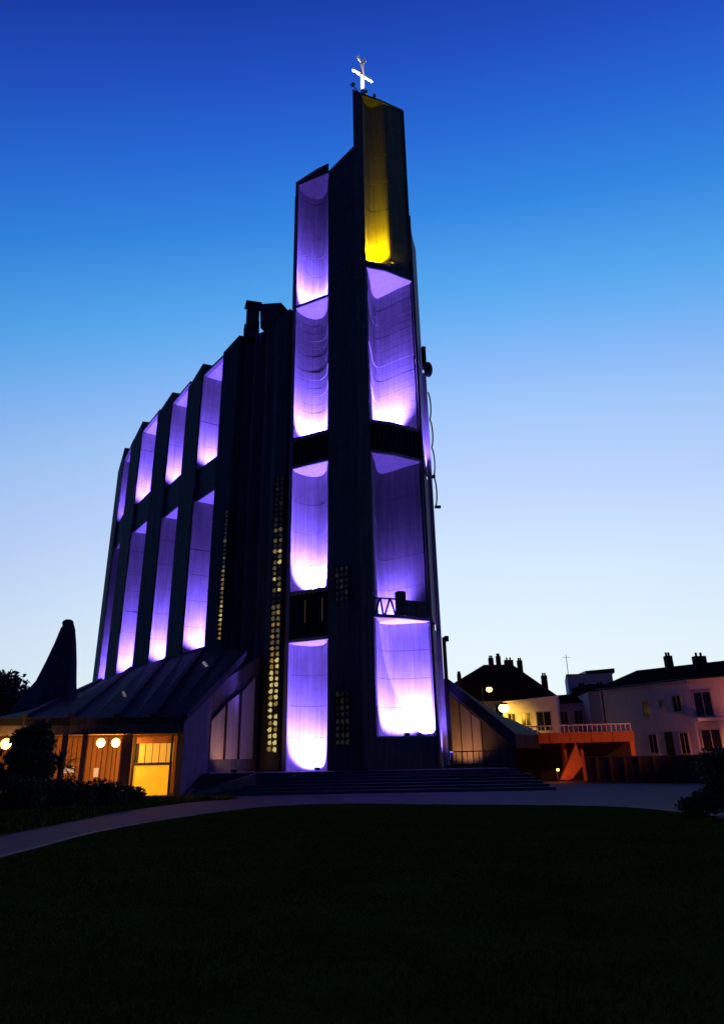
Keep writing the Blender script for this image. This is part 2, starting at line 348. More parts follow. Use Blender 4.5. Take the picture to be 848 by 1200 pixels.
mb = MB(); ln = [rp(t) for t in (.52, .7, .85, .99)]; strip_prism(mb, ln, .15, 10.3, 11.35); mb.build('parapet', CONC_D, tw)
# dark plinth below lowest right niche
mb = MB(); mb.prism([PR2, (4.33, 49.38)] + offset(Rback0, .05)[::-1], 1.0, 2.82); mb.build('plinth', CONC_D, tw)
slab(Rback0, [PR2, (4.33, 49.38)], 2.82, 2.9)
MB().prism([(.0, 46.9), (4.6, 49.2), (4.6, 49.36), (.55, 47.42), (-.1, 47.05)], .99, 1.14).build('threshold', STONE, tw)
# toothed cornice beneath the yellow fin
slab(Rback, Rlead, 37.7, 37.85); slab(Rback, Rlead, 38.22, 38.4)
for k in range(9):
    p = rp(.03 + k * .05); MB().box((p[0], p[1] + .1, 38.035), (.1, .22, .37), .45).build('dentil', CONC_D, tw)
mb = MB(); strip_prism(mb, [rp(t) for t in (.5, .62, .8, .99)], .2, 37.86, 38.9); mb.build('parapet', CONC_D, tw)
# fin, yellow floodlight partly baked into its colour
YB = smooth_line([(.60, 47.55), (.72, 48.15), (1.05, 48.72), (1.6, 48.82), (2.15, 48.62), (2.6, 48.55), (3.3, 48.9), (4.24, 49.42)], 3)
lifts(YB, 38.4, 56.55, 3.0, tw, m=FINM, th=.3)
MB().prism([PR, PR2, (.58, 48.2), (-.15, 48.0)], 50.0, 56.7).build('fin_edge', CONC_D, tw)
bkY = offset(YB, .34)
MB().prism([PR, PR2, (2.2, 48.15), (4.36, 49.36)] + bkY[::-1] + [(-.15, 48.0)], 56.55, 56.74).build('fin_cap', CONC_D, tw)
MB().prism([(4.2, 49.36), (4.42, 49.40), (4.4, 49.85), (4.1, 49.8)], 38.4, 56.6).build('edge_flange', CONC_D, tw)
# tower core behind
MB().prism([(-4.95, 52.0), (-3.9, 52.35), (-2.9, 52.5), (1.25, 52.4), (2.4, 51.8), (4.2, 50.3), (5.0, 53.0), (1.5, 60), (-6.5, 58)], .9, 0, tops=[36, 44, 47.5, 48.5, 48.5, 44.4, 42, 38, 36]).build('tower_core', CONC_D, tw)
# right hand flank: lavender lit slender niche seen edge on
Fl = [(4.62, 50.0), (4.78, 51.0), (4.95, 52.0)]
for z0, z1 in ((1.3, 9.8), (10.3, 21.0), (21.5, 30), (30.4, 43)):
    lifts([(4.52, 49.5), (4.66, 50.3), (4.95, 51.6), (5.05, 52.0)] , z0, z1, 2.2, tw, th=.12)
MB().prism([(4.98, 51.9), (5.32, 51.9), (5.35, 52.3), (5.0, 52.3)], .9, 30.5).build('edge_flange', CONC, tw)
# dark service boxes and clasps low on the right flank
for z, hgt, w in ((9.3, .35, .30), (5.9, .25, .12)):
    MB().box((5.52 + w / 2, 52.0, z), (w, .35, hgt), 0).build('bracket', DARKM, tw)
MB().box((5.5, 52.05, 5.4), (.24, .3, 8.0)).build('drain_pipe', DARKM, tw)
# bell-shaped speaker and loop rails hanging from the right flank
MB().box((5.12, 50.9, 31.3), (.32, .5, 1.9)).build('bracket', DARKM, tw)
MB().ball((5.42, 51.0, 30.3), .36, 12, 8, 1.9).build('siren_horn', DARKM, tw, smooth=True)
z = 28.4
for k in range(4):
    z2 = z - 2.4; mb = MB(); prev = None
    for i in range(9):
        t = i / 8; x = 5.33 + .15 * math.sin(math.pi * t) ** .6 + .02 * k; q = (x, 51.3, z + (z2 - z) * t)
        if prev: mb.bar(prev, q, .06, 5)
        prev = q
    mb.build('loop_rail', DARKM, tw); z = z2
MB().box((5.55, 51.3, z), (.45, .2, .18)).build('bracket', DARKM, tw)
# glass block grid on the dark prow face, faintly lit
def strip(parent, p0, p1, z0, z1, cols, rows, pick, pane_w=.78, out=(-.0, -.12), bars=True):
    ang = math.atan2(p1[1] - p0[1], p1[0] - p0[0]); W = math.dist(p0, p1); cw = W / cols; ch = (z1 - z0) / rows
    nx, ny = math.sin(ang), -math.cos(ang)
    fr = MB(); c = lerp(p0, p1, .5); fr.box((c[0] - nx * .06, c[1] - ny * .06, (z0 + z1) / 2), (W + .1, .06, z1 - z0 + .1), ang)
    for r in range(rows + 1): fr.box((c[0] + nx * .02, c[1] + ny * .02, z0 + r * ch), (W + .08, .12, .045), ang)
    for q in range(cols + 1):
        p = lerp(p0, p1, q / cols); fr.box((p[0] + nx * .02, p[1] + ny * .02, (z0 + z1) / 2), (.05, .14, z1 - z0), ang)
    f = fr.build('window_grid', CONC_D, parent)
    mesh = {}
    for r in range(rows):
        for q in range(cols):
            m = pick(r / max(1, rows - 1), q)
            if m is None: continue
            p = lerp(p0, p1, (q + .5) / cols)
            shp = random.randrange(6); key = (m.name, shp)
            ctr = (p[0], p[1], z0 + (r + .5) * ch)
            if key not in mesh:
                rs = random.Random(shp * 7 + 1); nn = rs.choice((4, 5, 6)); ph = rs.uniform(0, 1.5); v = []
                for s_ in (-.03, .03):
                    for i in range(nn):
                        t_ = ph + 6.283 * i / nn; q_ = rs.uniform(.30, .50) if s_ < 0 else None
                        if s_ < 0: v.append((q_ * cw * math.cos(t_) * 1.0, s_, q_ * ch * math.sin(t_) * 1.05))
                        else: v.append((v[i][0], s_, v[i][2]))
                v = [(ctr[0] + X * math.cos(ang) - Y * math.sin(ang), ctr[1] + X * math.sin(ang) + Y * math.cos(ang), ctr[2] + Z) for X, Y, Z in v]
                mb = MB().add(v, [tuple(range(nn)), tuple(range(2 * nn - 1, nn - 1, -1))] + [(i, (i + 1) % nn, nn + (i + 1) % nn, nn + i) for i in range(nn)])
                o = mb.build('pane', m, f, origin=ctr); mesh[key] = o
            else: copy_part(mesh[key], f, ctr)
def pick_main(t, q):
    if random.random() < .10: return GL[4]
    x = t + random.uniform(-.05, .05)
    if .50 < t < .54: return GL[4]
    if t < .30: return random.choice((GL[0], GL[0], GL[1]))
    if t < .5: return random.choice((GL[1], GL[2], GL[2]))
    if t < .72: return random.choice((GL[2], GL[1], GL[2], GL[0]))
    if t < .80: return random.choice((GL[2], GL[3]))
    return random.choice((GL[3], GL[4], GL[4]))
fa, fb = (-1.0, 47.56), (-1.95, 48.28)
strip(tw, (fb[0] - .03, fb[1] - .05), (fa[0] - .03, fa[1] - .05), 2.4, 5.6, 3, 8, lambda t, q: random.choice((GL[3], GL[3], GL[4], GL[3])))
strip(tw, (fb[0] - .03, fb[1] - .05), (fa[0] - .03, fa[1] - .05), 11.2, 13.6, 3, 6, lambda t, q: random.choice((GL[3], GL[4], GL[4])))

# cross + weathercock on the fin
cx, cy, cz = .66, 47.75, 56.7
ad = Vector((.80, .60, 0)).normalized()
cr_ = thing('cross', 'white illuminated metal cross crowning the top of the tower fin', 'cross', (cx, cy, cz))
mb = MB(); mb.prism([(cx - .16, cy - .12), (cx + .16, cy - .12), (cx + .16, cy + .12), (cx - .16, cy + .12)], cz, cz + 4.0); mb.build('upright', WHITE, cr_)
mb = MB(); a = Vector((cx, cy, cz + 2.65)) - ad * 1.1; b = Vector((cx, cy, cz + 2.65)) + ad * 1.15; mb.bar(a, b, .18, 4); mb.build('arm', WHITE, cr_)
MB().box((cx + .15, cy, cz + .35), (.55, .4, .5)).build('foot', WHITE, cr_)
wc = thing('weathercock', 'small pale cockerel weathervane perched above the cross', 'weathervane', (cx, cy, cz + 4.0))
body = [(-.48, .42), (-.55, .78), (-.38, .92), (-.25, .62), (-.05, .52), (.12, .62), (.22, .92), (.32, .98), (.42, .86), (.50, .80), (.40, .74), (.34, .45), (.15, .2), (-.12, .18), (-.3, .3)]
mb = MB(); n_ = len(body)
v = [(cx + ad.x * p[0] - ad.y * s, cy + ad.y * p[0] + ad.x * s, cz + 4.0 + p[1]) for s in (-.07, .07) for p in body]
mb.add(v, [tuple(range(n_)), tuple(range(2 * n_ - 1, n_ - 1, -1))] + [(i, (i + 1) % n_, n_ + (i + 1) % n_, n_ + i) for i in range(n_)]); mb.build('cockerel', WHITE, wc)
MB().bar((cx, cy, cz + 4.0), (cx, cy, cz + 4.3), .05, 6).build('spindle', WHITE, wc)
WARMW = (1, .95, .86)
for sx, sy, nm in ((-1.1, -.6, 'front'), (1.3, .2, 'rear')):
    flood((cx + sx * .8, cy + sy * 1.6 - .2, cz + .02), (cx, cy, cz + 3.0), 700, 'tiny white spotlight on the tower top at the %s of the cross' % nm, WARMW, 90)
    MB().bar((cx + sx * .8, cy + sy * 1.6 - .2, cz), (cx, cy + .1, cz - .02), .05, 5).build('outrigger', DARKM, tw)

# tower floodlights
flood((-3.25, 50.95, 1.0), (-3.6, 52.4, 3.6), 900, 'floodlight on the landing in the lowest left tower niche')
flood((-3.25, 50.9, 12.6), (-3.55, 52.4, 15.4), 900, 'floodlight on the ledge of the second left tower niche')
flood((-3.25, 50.9, 24.1), (-3.6, 52.4, 27), 900, 'floodlight on the ledge of the third left tower niche')
flood((-3.25, 50.8, 36.04), (-3.6, 52.4, 39), 850, 'floodlight on the thin ledge of the topmost left tower niche')
flood((3.35, 49.35, 2.9), (4.7, 51.0, 5.6), 950, 'floodlight at the right of the big lowest right tower niche', deg=112, blend=.06, rad=.05)
flood((2.5, 48.9, 2.9), (2.2, 50.6, 6.5), 620, 'added weaker fill light left of the floodlight in the lowest right niche')  # added fill, lifts the wedge that the main beam leaves dark
flood((1.45, 50.3, 10.45), (1.5, 51.7, 12.8), 200, 'floodlight behind the slanted braces of the right tower niche')
flood((1.5, 50.2, 24.3), (1.6, 51.9, 27), 1400, 'floodlight above the wide dark band of the right tower niche')
flood((1.0, 47.95, 38.4), (1.15, 48.8, 43), 5200, 'yellow floodlight at the left foot of the tower fin', (1, .72, .0), 130)
flood((2.75, 48.36, 38.4), (3.1, 49.2, 46), 55, 'added small yellow fill light at the right foot of the tower fin', (1, .72, .0), 120)  # added fill lamp for the dim right half of the fin
flood((5.25, 51.2, 1.0), (4.9, 51.0, 12), 300, 'floodlight on the ground beside the right flank of the tower', deg=46)
flood((5.35, 51.0, 21.0), (4.9, 51.0, 27), 500, 'floodlight high on the right flank of the tower', deg=60)

# ================================================================ NAVE
nv = thing('church_nave', 'long dark concrete church nave with tall purple lit bays between deep piers', 'church nave', (-14, 70, 0))
nI = (.80, .60)
def col(Or, Ol, dep, zo, zi, name='buttress'):
    a, b = pol(*Or), pol(*Ol); ia = (a[0] + nI[0] * dep, a[1] + nI[1] * dep); ib = (b[0] + nI[0] * dep, b[1] + nI[1] * dep)
    MB().prism([a, b, ib, ia], 0, 0, tops=[zi, zo, zo + .4, zi + .4]).build(name, CONC_D, nv); return a, b, ia, ib
C = [((-10.95, 54.8), (-12.25, 56.2)), ((-13.95, 60.3), (-15.03, 63.1)), ((-16.3, 67.9), (-17.3, 70.8)), ((-18.45, 76.6), (-19.12, 80.5)), ((-19.62, 87), (-19.9, 93))]
tops = [(34.6, 35.6), (34.4, 35.6), (35.0, 36.2), (35.4, 36.6), (36.5, 37.5)]
cc = [col(Or, Ol, 3.4, t[0], t[1]) for (Or, Ol), t in zip(C, tops)]
# bay: lit side faces are lifts on the near side of next pier, back wall, soffits
bandz = [(22.2, 25.1, 34.3), (23.0, 26.0, 34.9), (23.9, 26.9, 35.3), (24.8, 27.9, 35.7)]
ordn = ['first', 'second', 'third', 'fourth']
for i in range(4):
    aL, aLi = cc[i][1], cc[i][3]      # near pier's left corner, inner
    bR, bRi = cc[i + 1][0], cc[i + 1][2]
    zb0, zb1, zt = bandz[i]
    e = (-nI[1] * .0, 0)
    side = [lerp(bR, bRi, .02), bRi]      # runs outer -> inner; viewer to its right
    side_o = [(p[0] + .75 * .14, p[1] - .66 * .14) for p in side]
    for z0, z1 in ((9.5, zb0), (zb1, zt)):
        lifts(side_o, z0, z1, 2.2, nv, th=.12)
    back = [bRi, aLi]
    for z0, z1 in ((9.5, zb0), (zb1, zt)):
        mb = MB(); mb.prism([bRi, aLi, (aLi[0] + .3, aLi[1] + .2), (bRi[0] + .3, bRi[1] + .2)], z0, z1); mb.build('bay_wall', CONC, nv)
    q = [bR, aL, aLi, bRi]
    qi = [lerp(bR, bRi, .10), lerp(aL, aLi, .10), aLi, bRi]
    MB().prism(qi, zb0, zb1).build('window_band', CONC_D, nv)
    MB().prism([lerp(bR, bRi, .04), lerp(aL, aLi, .04), aLi, bRi], zt, zt + .25).build('ledge', SLABM, nv)
    MB().prism(q, 8.6, 9.5).build('sill', CONC_D, nv)
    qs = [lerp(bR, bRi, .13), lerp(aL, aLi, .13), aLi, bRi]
    MB().prism(qs, zb0 - .04, zb0 - .003).build('soffit', SOFF, nv); MB().prism(qs, zt - .04, zt - .003).build('soffit', SOFF, nv)  # added pale sheets, floodlight brightness in their colour
    fx = lerp(lerp(aL, bR, .62), lerp(aLi, bRi, .62), .5)
    tg = lerp(bR, bRi, .6)
    P1 = (620, 700, 800, 260)[i]
    flood((fx[0], fx[1], 9.5), (tg[0], tg[1], 14), P1, 'floodlight on the sill of the %s nave bay from the tower' % ordn[i],)
    flood((fx[0], fx[1], zb1), (tg[0], tg[1], zb1 + 5), P1 * .75, 'floodlight on the middle band of the %s nave bay from the tower' % ordn[i],)
# folded dark wall from first buttress to tower
zz = [pol(-5.95, 51.6), pol(-6.45, 51.0), pol(-7.40, 51.6), pol(-7.75, 52.3), pol(-8.3, 52.6), pol(-8.55, 53.4), pol(-9.4, 53.6), pol(-9.6, 54.6), pol(-10.35, 54.7), pol(-10.6, 55.6), pol(-11.3, 55.6)][::-1]
tz = [34.6, 34.7, 34.9, 35.0, 35.1, 35.4, 35.5, 35.6, 35.8, 36.1, 36.2]
for i in range(len(zz) - 1):
    a, b = zz[i], zz[i + 1]; bi = (b[0] + .5, b[1] + .9); ai = (a[0] + .5, a[1] + .9)
    MB().prism([a, b, bi, ai], 0, 0, tops=[tz[i], tz[i + 1], tz[i + 1], tz[i]]).build('folded_wall', CONC_D, nv)
# claustra strips
p0, p1 = pol(-7.33, 51.45), pol(-6.55, 50.97)
strip(nv, p0, p1, 2.1, 21.3, 2, 48, pick_main)
p0, p1 = pol(-11.30, 54.75), pol(-10.98, 54.45)
strip(nv, p0, p1, 9.7, 19.6, 1, 30, lambda t, q: (random.choice((GL[0], GL[1], GL[1])) if t < .28 else random.choice((GL[1], GL[2], GL[2])) if t < .55 else random.choice((GL[2], GL[3])) if t < .8 else GL[3]))
# nave body and saddle roof
inner = [cc[0][3], cc[1][3], cc[2][3], cc[3][3], cc[4][3]]
rightw = [(4.4, 54), (5.5, 62), (5, 72), (0, 84), (-10, 93), (-22, 97)]
body = [(-5.2, 52.6), (-8.8, 54.2)] + [cc[0][2]] + inner + rightw[::-1]
tp = [36.2, 35.6, 34.8, 34.9, 35.2, 35.5, 35.9, 36.6] + [37, 36.5, 36, 35.5, 35, 36]
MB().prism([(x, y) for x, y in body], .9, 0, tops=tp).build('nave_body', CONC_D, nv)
# rooftop hut and flared parapet
hx, hy_ = pol(-9.85, 54.0); fx0 = pol(-7.95, 53.0)
def rz(px): return px
MB().box((hx, hy_, 36.9), (1.0, 1.0, 2.4), .3).build('rooftop_hut', CONC_D, nv)
MB().box((hx, hy_, 38.2), (1.35, 1.2, .16), .3).build('hut_roof', CONC_D, nv)
MB().box((hx - .14, hy_ - .53, 37.3), (.5, .04, 1.1), .3).build('hut_window', GLASSD, nv)
MB().prism([pol(-10.55, 54.2), pol(-9.2, 53.6), pol(-9.2, 54.8), pol(-10.6, 55)], 35, 36.4).build('parapet', CONC_D, nv)
a, b = pol(-9.25, 52.7), pol(-7.3, 52.0); a2, b2 = pol(-9.1, 52.8), pol(-7.95, 52.4)
mb = MB(); mb.add([(*a2, 35.2), (*b2, 35.2), (b2[0] + .6, b2[1] + 1.4, 35.2), (a2[0] + .6, a2[1] + 1.4, 35.2), (*a, 37.55), (*b, 37.35), (b[0] + .6, b[1] + 1.4, 37.3), (a[0] + .6, a[1] + 1.4, 37.5)],
       [(0, 1, 2, 3), (4, 5, 6, 7), (0, 1, 5, 4), (1, 2, 6, 5), (2, 3, 7, 6), (3, 0, 4, 7)]); mb.build('flared_parapet', CONC_D, nv)
for dx in (0, .32): MB().box((pol(-9.35, 53.35)[0] + dx, 52.3, 34.2), (.13, .1, .8)).build('pane', mat('sky_pane', (.2, .22, .3), .15) if dx == 0 else bpy.data.materials['sky_pane'], nv)

# ================================================================ SIDE GALLERIES
gl = thing('side_gallery', 'low curved gallery left of the tower with a sloping roof and amber lit entrance', 'gallery', (*pol(-18, 45), 0))
E_ = [pol(-13.3, 41.1), pol(-15.5, 41.3), pol(-18, 41.6), pol(-21, 42), pol(-24, 42.4), pol(-28, 43)]
T_ = [pol(-8.9, 50.6), pol(-12.3, 56.3), pol(-14.9, 62.9), pol(-17.3, 70.6), pol(-19.3, 82), pol(-22.5, 70)]
Tz = [8.5, 9.25, 9.35, 9.45, 9.5, 5.0]
for i in range(5):
    for s in range(2):
        ea, eb = lerp(E_[i], E_[i + 1], s / 2), lerp(E_[i], E_[i + 1], (s + 1) / 2 - .02); ta, tb = lerp(T_[i], T_[i + 1], s / 2), lerp(T_[i], T_[i + 1], (s + 1) / 2 - .02)
        za, zb = Tz[i] + (Tz[i + 1] - Tz[i]) * s / 2, Tz[i] + (Tz[i + 1] - Tz[i]) * (s + 1) / 2
        MB().prism([ea, eb, tb, ta], 0, 0, tops=[3.8, 3.8, zb, za], bots=[3.45, 3.45, zb - .4, za - .4]).build('roof_panel', ROOFM, gl)
for i in range(6):
    a = Vector((*E_[i], 3.86)); b = Vector((*T_[i], Tz[i] + .08)); 
    if i < 5: MB().bar(a, b, .2, 4).build('roof_rib', ROOFM, gl)
for i in range(5):
    MB().prism([E_[i], E_[i + 1], offset([E_[i], E_[i + 1]], -.4)[1], offset([E_[i], E_[i + 1]], -.4)[0]], 3.0, 3.82).build('fascia', CONC_D, gl)
    a, b = E_[i], E_[i + 1]; o2 = [(p[0] * 1.11, p[1] * 1.11) for p in (a, b)]
    MB().prism([(a[0] * 1.01, a[1] * 1.01), (b[0] * 1.01, b[1] * 1.01), o2[1], o2[0]], 3.02, 3.18).build('soffit', ORANGEW, gl)
    MB().prism([(a[0] * .995, a[1] * .995), (b[0] * .995, b[1] * .995), (a[0] * 0 + b[0] * 1.105, b[1] * 1.105), (a[0] * 1.105, a[1] * 1.105)], .0, .08).build('floor_slab', STONE, gl)
    # inner timber wall boards
    nb = 9
    first = None
    for k in range(nb):
        c = lerp(o2[0], o2[1], (k + .5) / nb); ang = math.atan2(o2[1][1] - o2[0][1], o2[1][0] - o2[0][0]); w = math.dist(*o2) / nb
        if i == 0 and k < 9 and False: continue
        if first is None: first = MB().box((c[0], c[1], 1.55), (w - .04, .1, 2.94), ang).build('wall_board', ORANGEW, gl)
        else: copy_part(first, gl, (c[0], c[1], WL[first.name].z))
    mb = MB(); mb.prism([(p[0] * 1.003, p[1] * 1.003) for p in o2] + [(o2[1][0] * 1.02, o2[1][1] * 1.02), (o2[0][0] * 1.02, o2[0][1] * 1.02)], .0, 3.1); mb.build('rear_wall', CONC_D, gl)
# front posts
for az in (-13.52, -16.9, -17.25, -19.9, -21.2, -23.2, -25.6):
    p = pol(az, 41.9); MB().box((p[0], p[1], 1.5), (.26, .22, 3.0), -math.radians(az)).build('post', ORANGEW, gl)
# amber lit glazed room
gpl = (pol(-16.55, 42.9), pol(-14.02, 42.7)); ang = math.atan2(gpl[1][1] - gpl[0][1], gpl[1][0] - gpl[0][0]); W = math.dist(*gpl)
def gbox(t, z, w, hgt, d=.05, off=0):
    c = lerp(gpl[0], gpl[1], t); return MB().box((c[0] + math.sin(ang) * off, c[1] - math.cos(ang) * off, z), (w, d, hgt), ang)
gbox(.5, .80, W, 1.44).build('lit_window', ROOMP, gl, label='large glowing amber window of the gallery entrance')
for k in range(5): gbox(.2 + k * .19, 2.12, W * .165, .95).build('upper_pane', ROOMP2, gl)
gbox(.5, 1.56, W + .1, .10, .1, .03).build('transom', DARKM, gl); gbox(.5, 2.72, W + .1, .3, .1, .02).build('lintel', ORANGEW, gl)
for t in (0, 1): gbox(t, 1.5, .12, 3.0, .14, .02).build('door_jamb', DARKM, gl)
gbox(.05, 2.14, W * .12, 1.0, .06, .03).build('blind_panel', DARKM, gl)
# corner dark end wall and recess wall with vertical panels under roof slope
ca, cb = pol(-13.25, 41.3), pol(-11.45, 47.3); cb2 = pol(-11.6, 47.6)
MB().prism([ca, cb, (cb[0] - .3, cb[1] + .1), (ca[0] - .3, ca[1] + .1)], 0, 0, tops=[3.5, 5.9, 5.9, 3.5]).build('end_wall', CONC_D, gl)
wa, wb = pol(-11.45, 47.3), pol(-8.1, 51.2)
azs = [(-11.35, -10.35, 3.9, 4.9), (-10.28, -9.35, 5.0, 5.7), (-9.28, -8.25, 5.7, 6.9)]
WALLP = mat('pale_wall_panel', (.42, .36, .33), .85, noise=.3, nscale=1.5, streak=.6)
for a0, a1, t0, t1 in azs:
    p, q = lerp(wa, wb, azt(wa, wb, a0)), lerp(wa, wb, azt(wa, wb, a1))
    MB().prism([p, q, (q[0] + .05, q[1] + .15), (p[0] + .05, p[1] + .15)], 0, 0, tops=[t0, t1, t1, t0], bots=[1.75] * 4).build('wall_panel', WALLP, gl)
    MB().box((q[0] + .02, q[1] - .05, (1.75 + t1) / 2), (.12, .12, t1 - 1.75), .8).build('mullion', DARKM, gl)
MB().prism([wa, wb, (wb[0], wb[1] + .3), (wa[0], wa[1] + .3)], .9, 1.72).build('plinth', CONC_D, gl)
MB().prism([(wa[0] - .08, wa[1] + .22), (wb[0] - .08, wb[1] + .22), (wb[0], wb[1] + .4), (wa[0], wa[1] + .4)], 1.73, 0, tops=[5.7, 8.2, 8.2, 5.7], bots=[1.73] * 4).build('rear_wall', CONC_D, gl)
# sloping bank of paving beneath it
mb = MB(); a, b, c, d = pol(-13.0, 41.3), pol(-8.0, 43.2), pol(-8.2, 50.5), pol(-11.2, 47.0)
mb.add([(*a, .02), (*b, 1.0), (*c, 1.05), (*d, 1.1), (*a, -.3), (*b, -.3), (*c, -.3), (*d, -.3)], [(0, 1, 2, 3), (4, 5, 6, 7), (0, 1, 5, 4), (1, 2, 6, 5), (2, 3, 7, 6), (3, 0, 4, 7)])
tag(mb.build('paved_bank', mat('red_paving', (.24, .14, .12), .9, noise=.4, nscale=1.5, bump=.3)), kind='structure')
# skylights on the roof
SKYL = mat('skylight_glass', (.5, .5, .5), .1, emit=(1, .85, .6), estr=.10)  # faint emission stands for the glint on the glass
for (az, d, z, l_) in ((-12.1, 47.2, 6.95, .8), (-17.7, 47.5, 5.2, .6)):
    p = pol(az, d)
    for k in range(3):
        MB().box((p[0] - .14 * k + .1, p[1] + .25 * k, z + .12 + .13 * k), (.10, .35, .10), .5).build('skylight', SKYL, gl)
WARM = (1, .5, .22)
p = pol(-9.6, 46.6); q = pol(-9.6, 49.4); flood((p[0], p[1], 1.02), (q[0], q[1], 3.8), 150, 'small added warm fill light on the paved bank facing the pale wall panels', WARM, 120)  # added fill lamp that warms the recess panels
# right gallery
gr = thing('side_gallery', 'low gallery right of the tower with a steep dark roof edge and warm lit panels', 'gallery', (*pol(8, 54), 0))
Er, Tr = pol(10.75, 50.5), pol(5.98, 52.4); Er2, Tr2 = pol(13.2, 60), pol(5.2, 64)
for s in range(4):
    f0, f1 = s / 4, (s + 1) / 4 - .01
    a, b = lerp(Tr, Tr2, f0), lerp(Er, Er2, f0); c, d = lerp(Er, Er2, f1), lerp(Tr, Tr2, f1)
    MB().prism([a, b, c, d], 0, 0, tops=[6.75, 2.95, 2.95, 6.75], bots=[5.95, 2.1, 2.1, 5.95]).build('roof_panel', ROOFM, gr)
for a0, a1, t0, t1 in ((6.0, 6.82, 5.9, 5.25), (6.9, 7.62, 5.2, 4.6), (7.7, 8.3, 4.5, 4.1)):
    p, q = pol(a0, 53.2), pol(a1, 53.2); MB().prism([p, q, (q[0], q[1] + .15), (p[0], p[1] + .15)], 0, 0, tops=[t0, t1, t1, t0], bots=[1.2] * 4).build('wall_panel', WALLP, gr)
p, q = pol(5.95, 53.5), pol(10.6, 53.3); MB().prism([p, q, (q[0], q[1] + .3), (p[0], p[1] + .3)], .5, 0, tops=[6.0, 2.3, 2.3, 6.0], bots=[0] * 4).build('rear_wall', CONC_D, gr)
for k in range(9):
    p = lerp(pol(6.0, 51.6), pol(9.3, 50.6), k / 8); MB().bar((*p, 1.0), (*p, 1.95), .025, 5).build('baluster', DARKM, gr)
a, b = pol(6.0, 51.6), pol(9.3, 50.6); MB().bar((*a, 1.97), (*b, 1.97), .035, 5).build('handrail', DARKM, gr)

p = pol(7.3, 51.6); q = pol(7.2, 53.2); flood((p[0], p[1], 1.02), (q[0], q[1], 3.6), 170, 'small added warm fill light at the foot of the right gallery panels', (1, .42, .12), 120)  # added fill lamp to brighten the panels under the roof slope
# gallery lamps
LG = 'round lamps under the gallery eave'
def globe(az, d, z, label, power, r=.17):
    r += .05; p = pol(az, d); t = thing('globe_lamp', label, 'lamp', (*p, z + .3), LG)
    MB().ball((*p, z), r).build('globe', LAMPG, t, smooth=True); MB().bar((*p, z + r), (*p, 3.03), .03, 6).build('stem', DARKM, t)
    l = bpy.data.lights.new('lamp_bulb', 'POINT'); l.energy = power; l.color = (1, .42, .08); l.shadow_soft_size = .2; o = bpy.data.objects.new('lamp_bulb', l); link(o, t, Vector((p[0] * .994, p[1] * .994, z - .25)))
globe(-18.86, 42.4, 2.62, 'left one of the paired glowing globe lamps beside the amber window', 420)
globe(-17.86, 42.4, 2.62, 'right one of the paired glowing globe lamps beside the amber window', 420)
globe(-24.85, 42.6, 2.62, 'lone glowing globe lamp at the far left behind the dark tree', 480, .2)
for az, d, z, w, hgt, lb in ((-20.75, 42.2, 1.36, .55, .26, 'small wide lit notice on the gallery wall beside the dark tree'), (-18.95, 42.2, 1.22, .22, .42, 'small upright lit notice below the paired globe lamps')):
    p = pol(az, d); t = thing('notice_board', lb, 'sign', (*p, 0)); MB().box((p[0], p[1], z), (w, .05, hgt), -math.radians(az)).build('panel', SIGNM, t); MB().bar((p[0], p[1] + .06, .05), (p[0], p[1] + .06, z + hgt / 2), .03, 6).build('pole', DARKM, t)

# ================================================================ BAPTISTERY PYLON
bp_ = thing('baptistery', 'dark flared concrete baptistery spire rising behind the low gallery', 'baptistery', (*pol(-21.8, 55), 0))
mb = MB(); levels = [(0, -25.4, -20.65), (5.2, -25.1, -20.7), (6.3, -24.35, -20.8), (7.0, -23.85, -20.9), (8.3, -23.4, -21.05), (9.6, -23.0, -21.25), (10.6, -22.75, -21.45), (11.1, -22.5, -21.65)]
dd = 57.0; rings = []
for z, a0, a1 in levels:
    a0 += .25; a1 += -.05
    l, r = pol(a0, dd), pol(a1, dd); w = math.dist(l, r); m_ = lerp(l, r, .5); ux, uy = (r[0] - l[0]) / w, (r[1] - l[1]) / w
    hw = w / 2; c_ = min(.5, hw * .4)
    rings.append([(m_[0] + ux * X - uy * Y, m_[1] + uy * X + ux * Y, z) for X, Y in ((-hw, -.1), (-hw * .3, -hw * .75), (hw - c_, -hw * .6), (hw, 0), (hw - c_, hw * .8), (-hw * .3, hw * .8))])
v = [p for r in rings for p in r]; f = []
for j in range(len(rings) - 1):
    for i in range(6): f.append((j * 6 + i, j * 6 + (i + 1) % 6, (j + 1) * 6 + (i + 1) % 6, (j + 1) * 6 + i))
f += [tuple(range(6)), tuple(range(len(v) - 6, len(v)))]
mb.add(v, f); mb.build('shell', CONC_D, bp_)
p = pol(-22.05, dd); MB().ball((p[0], p[1], 11.0), .42, 10, 6, .7).build('rounded_cap', CONC_D, bp_, smooth=True)

